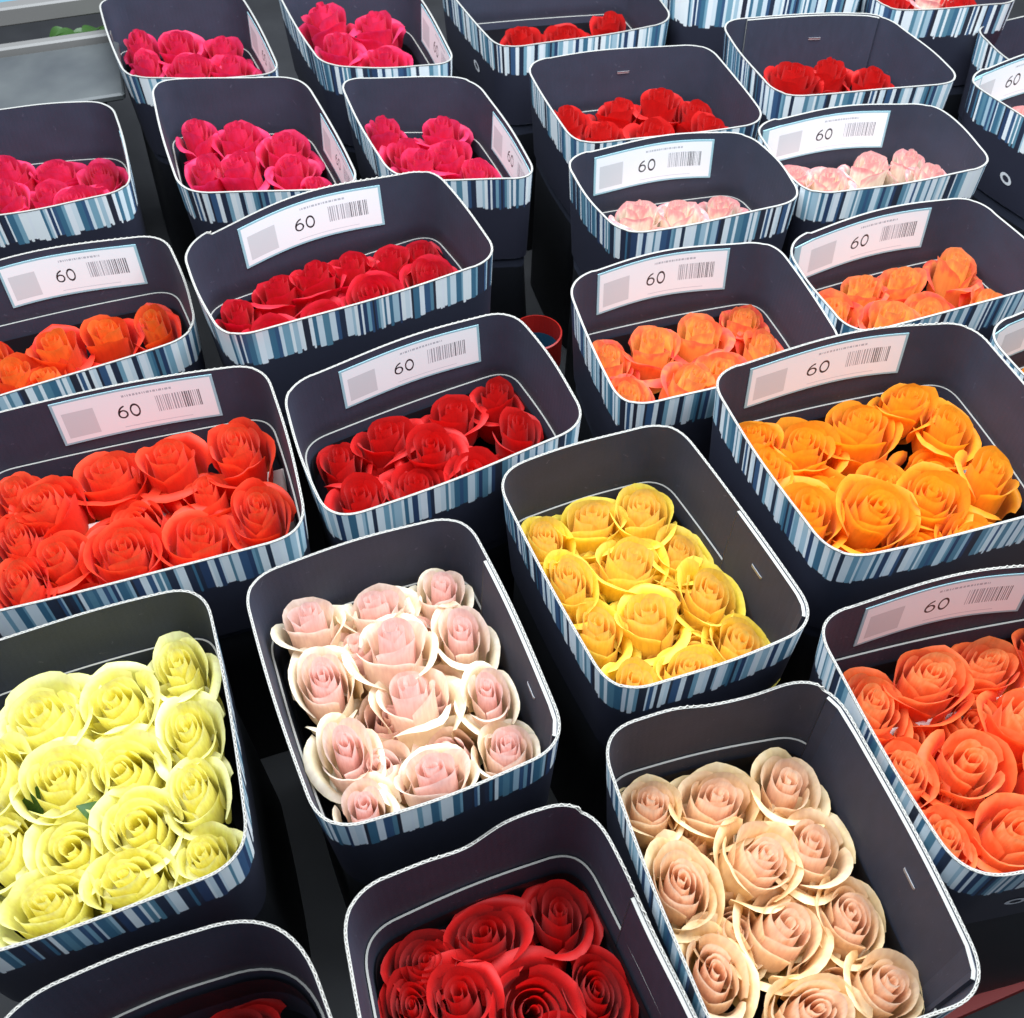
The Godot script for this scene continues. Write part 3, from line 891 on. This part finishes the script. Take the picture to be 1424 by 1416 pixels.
# one petal in units of the head radius: a sheet on a cup, rolled back at the lip
func petal(st: SurfaceTool, i: int, count: int, f: int, rng: RandomNumberGenerator) -> void:
	var t := i / float(count - 1)
	var turn := i * 2.39996 + rng.randf_range(-0.25, 0.25)
	var wide := lerpf(1.75, [1.1, 0.98, 0.9, 1.0][f], pow(t, 0.6)) * rng.randf_range(0.92, 1.08)
	var belly := lerpf([0.07, 0.08, 0.06, 0.09][f], [0.60, 0.68, 0.76, 0.76][f], pow(t, [1.0, 0.95, 0.85, 0.85][f]))
	var open := lerpf(0.80, [1.02, 1.12, 1.07, 1.17][f], smoothstep(0.15, 0.95, t)) * rng.randf_range(0.94, 1.06)
	var lip := belly * open
	var guard := smoothstep(0.84, 1.0, t)
	lip += guard * 0.05
	var high := lerpf([2.0, 1.84, 1.76, 1.70][f], [1.80, 1.55, 1.50, 1.40][f], pow(t, 1.4)) - smoothstep(0.84, 1.0, t) * 0.16 + rng.randf_range(-0.05, 0.05)
	var roll: float = (0.18 + 0.82 * smoothstep(0.3, 1.0, t)) * [0.5, 1.0, 0.75, 0.9][f] * rng.randf_range(0.6, 1.25)
	var point := smoothstep(0.3, 0.8, t) * rng.randf_range(0.0, 0.06)
	var phase := rng.randf_range(0.0, TAU)
	var ruffle := rng.randf_range(0.008, 0.020) * (0.3 + t)
	var spin := rng.randf_range(0.05, 0.13)
	var sag := rng.randf_range(-0.06, 0.06) * t
	var nu := 12 if i < 6 else 10
	var nv := 9
	var grid := []
	for b in nv + 1:
		var row := []
		for a in nu + 1:
			var u := a / float(nu) * 2.0 - 1.0
			var au := absf(u)
			var v := b / float(nv) * (1.0 - lerpf(0.05, 0.24, t) * pow(au, lerpf(5.0, 2.8, t)) + point * exp(-u * u * 30.0))
			var r: float
			if v < 0.5:
				r = 0.06 + (belly - 0.06) * pow(sin(v * PI), 0.62)
			else:
				r = belly + (lip - belly) * pow((v - 0.5) * 2.0, 1.6)
			var y := high * pow(v, 0.85)
			var q := clampf((b / float(nv) - 0.72) / 0.28, 0.0, 1.0)
			var edge := roll * q * q * (0.55 + 0.45 * (1.0 - au * au))
			r += 0.17 * edge
			y -= 0.20 * edge * edge + 0.03 * edge
			r += roll * 0.05 * t * pow(au, 4.0) * v
			r *= (1.0 + spin * u) * 0.93
			r += ruffle * sin(u * 5.0 + phase) * v * v
			y += ruffle * 1.4 * cos(u * 4.0 + phase * 1.7) * v * v * v + sag * v * v
			var ang := turn + u * wide * (0.35 + 0.65 * smoothstep(0.0, 0.55, v))
			row.append([Vector3(cos(ang) * r, y, sin(ang) * r), Vector2(u * 0.5 + 0.5, b / float(nv))])
		grid.append(row)
	for b in nv:
		for a in nu:
			var c00: Array = grid[b][a]
			var c10: Array = grid[b][a + 1]
			var c11: Array = grid[b + 1][a + 1]
			var c01: Array = grid[b + 1][a]
			for k in [c00, c10, c11, c00, c11, c01]:
				st.set_uv(k[1])
				st.add_vertex(k[0])


func rose_head(parent: Node3D, dye: String, meshes: Array) -> Node3D:
	var bloom := Node3D.new()
	bloom.name = "bloom"
	parent.add_child(bloom)
	var n := meshes.size()
	for i in n:
		var dip := "1" if i < n * 0.32 else ("2" if i < n * 0.62 else "0")
		obj("heart" if i == 0 else "petal", meshes[i], mats[dye + dip], bloom)
	return bloom


var stock := {}


func plant(key: String) -> void:
	var spec: Dictionary = KIND[key]
	var rows: Array = ROSES[key]
	var rng := RandomNumberGenerator.new()
	rng.seed = hash(key) % 100000 + 17
	var q: Array = BOXES[key][1]
	var mid: Vector2 = (q[0] + q[1] + q[2] + q[3]) / 4.0
	var foot := 0.03
	for ri in rows.size():
		var row: Array = rows[ri]
		for ci in row.size():
			var c: Array = row[ci]
			var dye: String = spec.rose
			if key == "Z" and ri == 1:
				dye = "rosewhite"
			var form: int = spec.form
			if rng.randf() < 0.35:
				form = clampi(form + (1 if rng.randf() < 0.5 else -1), 1, 3)
			var variant := rng.randi() % 4
			var place := ""
			if rows.size() > 1:
				place = "back row, " if ri == 0 else ("sunken, " if c.size() > 4 else ordinal[ri] + " row, ")
			var which: String = ("only one, " if rows.size() > 1 else "") if row.size() == 1 else ordinal[ci] + " from left, "
			var label: String = "%s rose, %s%s%s" % [DYE[dye][0], place, which, spec.where]
			var r: float = c[3]
			var head: float = RIM + c[1] - 1.45 * r
			var id := dye + str(form) + str(variant)
			var rose: Node3D
			if stock.has(id):
				rose = stock[id].duplicate()
				rose.name = numbered("rose")
				add_child(rose)
				rose.set_meta("label", label)
				rose.set_meta("group", "cut roses " + spec.where)
			else:
				rose = thing("rose", label, "rose", "cut roses " + spec.where)
				rose_head(rose, dye, forms[form][variant])
				obj("stem", stem_mesh(), mats.stem, rose)
				stock[id] = rose
			rose.position = Vector3(c[0], foot, c[2])
			var bloom: Node3D = rose.get_node("bloom")
			bloom.basis = Basis.IDENTITY
			bloom.position = Vector3(0, head - foot, 0)
			var lean := Vector2(c[0], c[2]) - mid
			var squeeze := press(q, Vector2(c[0], c[2]), r)
			var calm := 1.0 if squeeze == Basis.IDENTITY else 0.35
			bloom.rotation = Vector3((lean.y * 0.5 + rng.randf_range(-0.10, 0.24)) * calm, rng.randf_range(0, TAU), (-lean.x * 0.5 + rng.randf_range(-0.16, 0.16)) * calm)
			bloom.rotation_order = EULER_ORDER_XZY
			bloom.basis = squeeze * bloom.basis * Basis.from_scale(Vector3(r, r * rng.randf_range(0.92, 1.08), r))
			if stock[id] != rose and rng.randf() < 0.12 and dye in ["golden", "lemon", "peach"]:
				var leaf := obj("leaf", leaf_mesh(0.038), mats.leaf, rose)
				var turn := atan2(-lean.x, -lean.y) + rng.randf_range(-0.8, 0.8)
				leaf.position = Vector3(sin(turn) * r * 0.62, head - foot + r * 0.9, cos(turn) * r * 0.62)
				leaf.rotation = Vector3(-1.05, turn, 0)
				leaf.rotation_order = EULER_ORDER_YXZ
			var stem: Node3D = rose.get_node("stem")
			stem.scale = Vector3(1, head - foot + r * 0.1, 1)


# a head that leans on a wall is pressed flat on that side
func press(q: Array, at: Vector2, r: float) -> Basis:
	var b := Basis()
	var mid: Vector2 = (q[0] + q[1] + q[2] + q[3]) / 4.0
	for i in 4:
		var a: Vector2 = q[i]
		var e: Vector2 = (q[(i + 1) % 4] - a).normalized()
		var n := Vector2(-e.y, e.x)
		if n.dot(mid - a) < 0.0:
			n = -n
		var k := clampf((n.dot(at - a) - 0.0055) / (r * 0.99), 0.62, 1.0)
		if k < 1.0:
			var n3 := Vector3(n.x, 0, n.y)
			b = Basis(Vector3(1, 0, 0) - n3 * n3.x * (1.0 - k), Vector3.UP, Vector3(0, 0, 1) - n3 * n3.z * (1.0 - k)) * b
	return b


# a stem of unit height with its green cup at the top
func stem_mesh() -> ArrayMesh:
	if stock.has("stem_mesh"):
		return stock["stem_mesh"]
	var st := begin()
	var prof := [[0.0, 0.0028], [0.9, 0.0026], [0.955, 0.003], [0.975, 0.007], [1.0, 0.008]]
	for i in prof.size() - 1:
		for k in 8:
			var a := TAU * k / 8.0
			var b := TAU * (k + 1) / 8.0
			var p: Array = prof[i]
			var n: Array = prof[i + 1]
			quad(st, Vector3(cos(a) * p[1], p[0], sin(a) * p[1]), Vector3(cos(b) * p[1], p[0], sin(b) * p[1]), Vector3(cos(b) * n[1], n[0], sin(b) * n[1]), Vector3(cos(a) * n[1], n[0], sin(a) * n[1]))
	var m := done(st)
	stock["stem_mesh"] = m
	return m


# ------------------------------------------------------------------ other things
func bar(called: String, size: Vector3, at: Vector3, mat: Material, parent: Node, bevel := 0.003) -> MeshInstance3D:
	var st := SurfaceTool.new()
	st.begin(Mesh.PRIMITIVE_TRIANGLES)
	st.set_smooth_group(-1)
	var hx := size.x / 2.0
	var hy := size.y / 2.0
	var hz := size.z / 2.0
	var rings := [[-hy, bevel], [-hy + bevel, 0.0], [hy - bevel, 0.0], [hy, bevel]]
	var loops := []
	for r in rings:
		var x: float = hx - r[1]
		var z: float = hz - r[1]
		var y: float = r[0]
		var b: float = bevel
		loops.append([Vector3(x - b, y, z), Vector3(x, y, z - b), Vector3(x, y, -z + b), Vector3(x - b, y, -z), Vector3(-x + b, y, -z), Vector3(-x, y, -z + b), Vector3(-x, y, z - b), Vector3(-x + b, y, z)])
	for i in 3:
		for k in 8:
			quad(st, loops[i][k], loops[i][(k + 1) % 8], loops[i + 1][(k + 1) % 8], loops[i + 1][k])
	for l in [loops[0], loops[3]]:
		for k in range(1, 7):
			for j in [0, k, k + 1]:
				st.add_vertex(l[j])
	st.generate_normals()
	var o := obj(called, st.commit(), mat, parent)
	o.position = at
	return o


func make_crate() -> void:
	var p0: Vector3 = Vector3(-0.787, 0.340, -1.675)
	var p1: Vector3 = Vector3(-0.639, 0.340, -1.715)
	var root := thing("plastic_crate", "grey plastic crate with a trough of green leaves, in the top-left corner", "crate")
	root.position = Vector3(p0.x, 0, p0.z)
	var e := (p1 - p0).normalized()
	root.basis = Basis(e, Vector3.UP, e.cross(Vector3.UP))
	var y := p0.y
	bar("flange", Vector3(0.9, 0.012, 0.16), Vector3(-0.272, y - 0.012, 0.085), mats.grey, root)
	bar("lip", Vector3(0.9, 0.024, 0.018), Vector3(-0.28, y - 0.006, -0.005), mats.lip, root)
	bar("trough_floor", Vector3(0.9, 0.01, 0.09), Vector3(-0.28, y - 0.055, -0.06), mats.lip, root)
	bar("lip", Vector3(0.9, 0.03, 0.026), Vector3(-0.28, y + 0.002, -0.115), mats.lip, root)
	bar("tray", Vector3(0.9, 0.01, 0.20), Vector3(-0.28, y - 0.02, -0.235), mats.sky_plastic, root)
	bar("leg", Vector3(0.05, y - 0.018, 0.05), Vector3(0.10, (y - 0.018) / 2.0, 0.06), mats.grey, root)
	bar("leg", Vector3(0.05, y - 0.018, 0.05), Vector3(-0.55, (y - 0.018) / 2.0, 0.06), mats.grey, root)
	bar("side_wall", Vector3(0.9, y - 0.06, 0.01), Vector3(-0.32, (y - 0.06) / 2.0, -0.02), mats.grey, root)
	# loose leaves in the trough
	var rng := RandomNumberGenerator.new()
	rng.seed = 77
	for i in 12:
		var leaf := thing("leaf", "green leaf lying in the grey crate's trough", "leaf", "leaves in the crate trough")
		obj("blade", leaf_mesh(0.035 + rng.randf() * 0.02), mats.leaf, leaf)
		leaf.position = root.transform * Vector3(0.06 + rng.randf() * 0.12, y - 0.043 + 0.0022 * i, -0.06 + rng.randf_range(-0.012, 0.012))
		leaf.rotation = Vector3(rng.randf_range(-0.3, 0.3), rng.randf() * TAU, rng.randf_range(-0.3, 0.3))


func leaf_mesh(length: float) -> ArrayMesh:
	var st := begin()
	var before := []
	for i in 9:
		var t := i / 8.0
		var w := length * 0.32 * sin(PI * pow(t, 0.8)) + 0.0005
		var y := length * 0.15 * sin(PI * t)
		var now := [Vector3(-w, y + w * 0.35, t * length), Vector3(0, y, t * length), Vector3(w, y + w * 0.35, t * length)]
		if before:
			quad(st, before[0], before[1], now[1], now[0])
			quad(st, before[1], before[2], now[2], now[1])
		before = now
	return done(st)


func lathe(profile: Array) -> ArrayMesh:
	var st := SurfaceTool.new()
	st.begin(Mesh.PRIMITIVE_TRIANGLES)
	st.set_smooth_group(-1)
	for i in profile.size() - 1:
		var p: Array = profile[i]
		var n: Array = profile[i + 1]
		for k in 28:
			var a := TAU * k / 28.0
			var b := TAU * (k + 1) / 28.0
			quad(st, Vector3(cos(a) * p[0], p[1], sin(a) * p[0]), Vector3(cos(b) * p[0], p[1], sin(b) * p[0]), Vector3(cos(b) * n[0], n[1], sin(b) * n[0]), Vector3(cos(a) * n[0], n[1], sin(a) * n[0]))
	st.generate_normals()
	return st.commit()


func make_container() -> void:
	var root := thing("bucket", "small blue bucket with a red rim, deep in the gap between boxes", "bucket")
	root.position = Vector3(0.034, -0.027, -1.10)
	root.rotation.y = 0.3
	obj("body", lathe([[0.0, 0.028], [0.024, 0.028], [0.030, 0.265]]), mats.blue_plastic, root)
	obj("collar", lathe([[0.0312, 0.242], [0.0328, 0.243], [0.0335, 0.292], [0.0315, 0.293], [0.0300, 0.242]]), mats.red_plastic, root)
	# brown board with a red strip along its edge, under the coral box
	var board := thing("board", "brown wooden board with a red front edge, in the bottom-right corner", "board")
	var a: Vector3 = Vector3(0.506, 0.000, -0.360)
	var b: Vector3 = Vector3(0.539, 0.000, -0.372)
	var along := (b - a).normalized()
	var l0 := a - along * 0.15
	var l1 := a + along * 0.9
	var back := Vector3(-0.29, 0, -0.955) * 0.33
	slab("plank", PackedVector2Array([Vector2(l0.x, l0.z), Vector2(l1.x, l1.z), Vector2(l1.x + back.x, l1.z + back.z), Vector2(l0.x + back.x, l0.z + back.z)]), 0.001, 0.016, mats.board, board)
	var f := Vector3(0.29, 0, 0.955) * 0.012
	slab("edge_strip", PackedVector2Array([Vector2(l0.x, l0.z), Vector2(l1.x, l1.z), Vector2(l1.x + f.x, l1.z + f.z), Vector2(l0.x + f.x, l0.z + f.z)]), 0.001, 0.018, mats.red_plastic, board)


func paper(label: String, a: Vector3, b: Vector3, deep: float) -> void:
	var root := thing("paper_divider", label, "paper strip", "white paper strips between the roses")
	root.position = a
	var st := begin()
	var d := b - a
	var n := Vector3(-d.z, 0, d.x).normalized()
	var before := []
	for i in 13:
		var t := i / 12.0
		var q := d * t + n * 0.004 * sin(t * 5.0)
		var now := [q + Vector3(0, 0.001 * sin(t * 9.0), 0), q - Vector3(0, deep, 0), q + n * 0.0007 - Vector3(0, deep, 0), q + n * 0.0007 + Vector3(0, 0.001 * sin(t * 9.0), 0)]
		if before:
			for k in 4:
				quad(st, before[k], now[k], now[(k + 1) % 4], before[(k + 1) % 4])
		before = now
	obj("sheet", done(st), mats.paper, root)


func make_dividers() -> void:
	paper("white paper strip between rows of orange-red roses behind lemon box", Vector3(-0.565, 0.302, -0.731), Vector3(-0.254, 0.302, -0.836), 0.30)
	paper("white paper strip between the rows of amber orange roses", Vector3(0.325, 0.310, -0.784), Vector3(0.590, 0.310, -0.862), 0.32)
	paper("white paper strip between the rows of coral orange roses", Vector3(0.348, 0.302, -0.507), Vector3(0.562, 0.302, -0.574), 0.30)
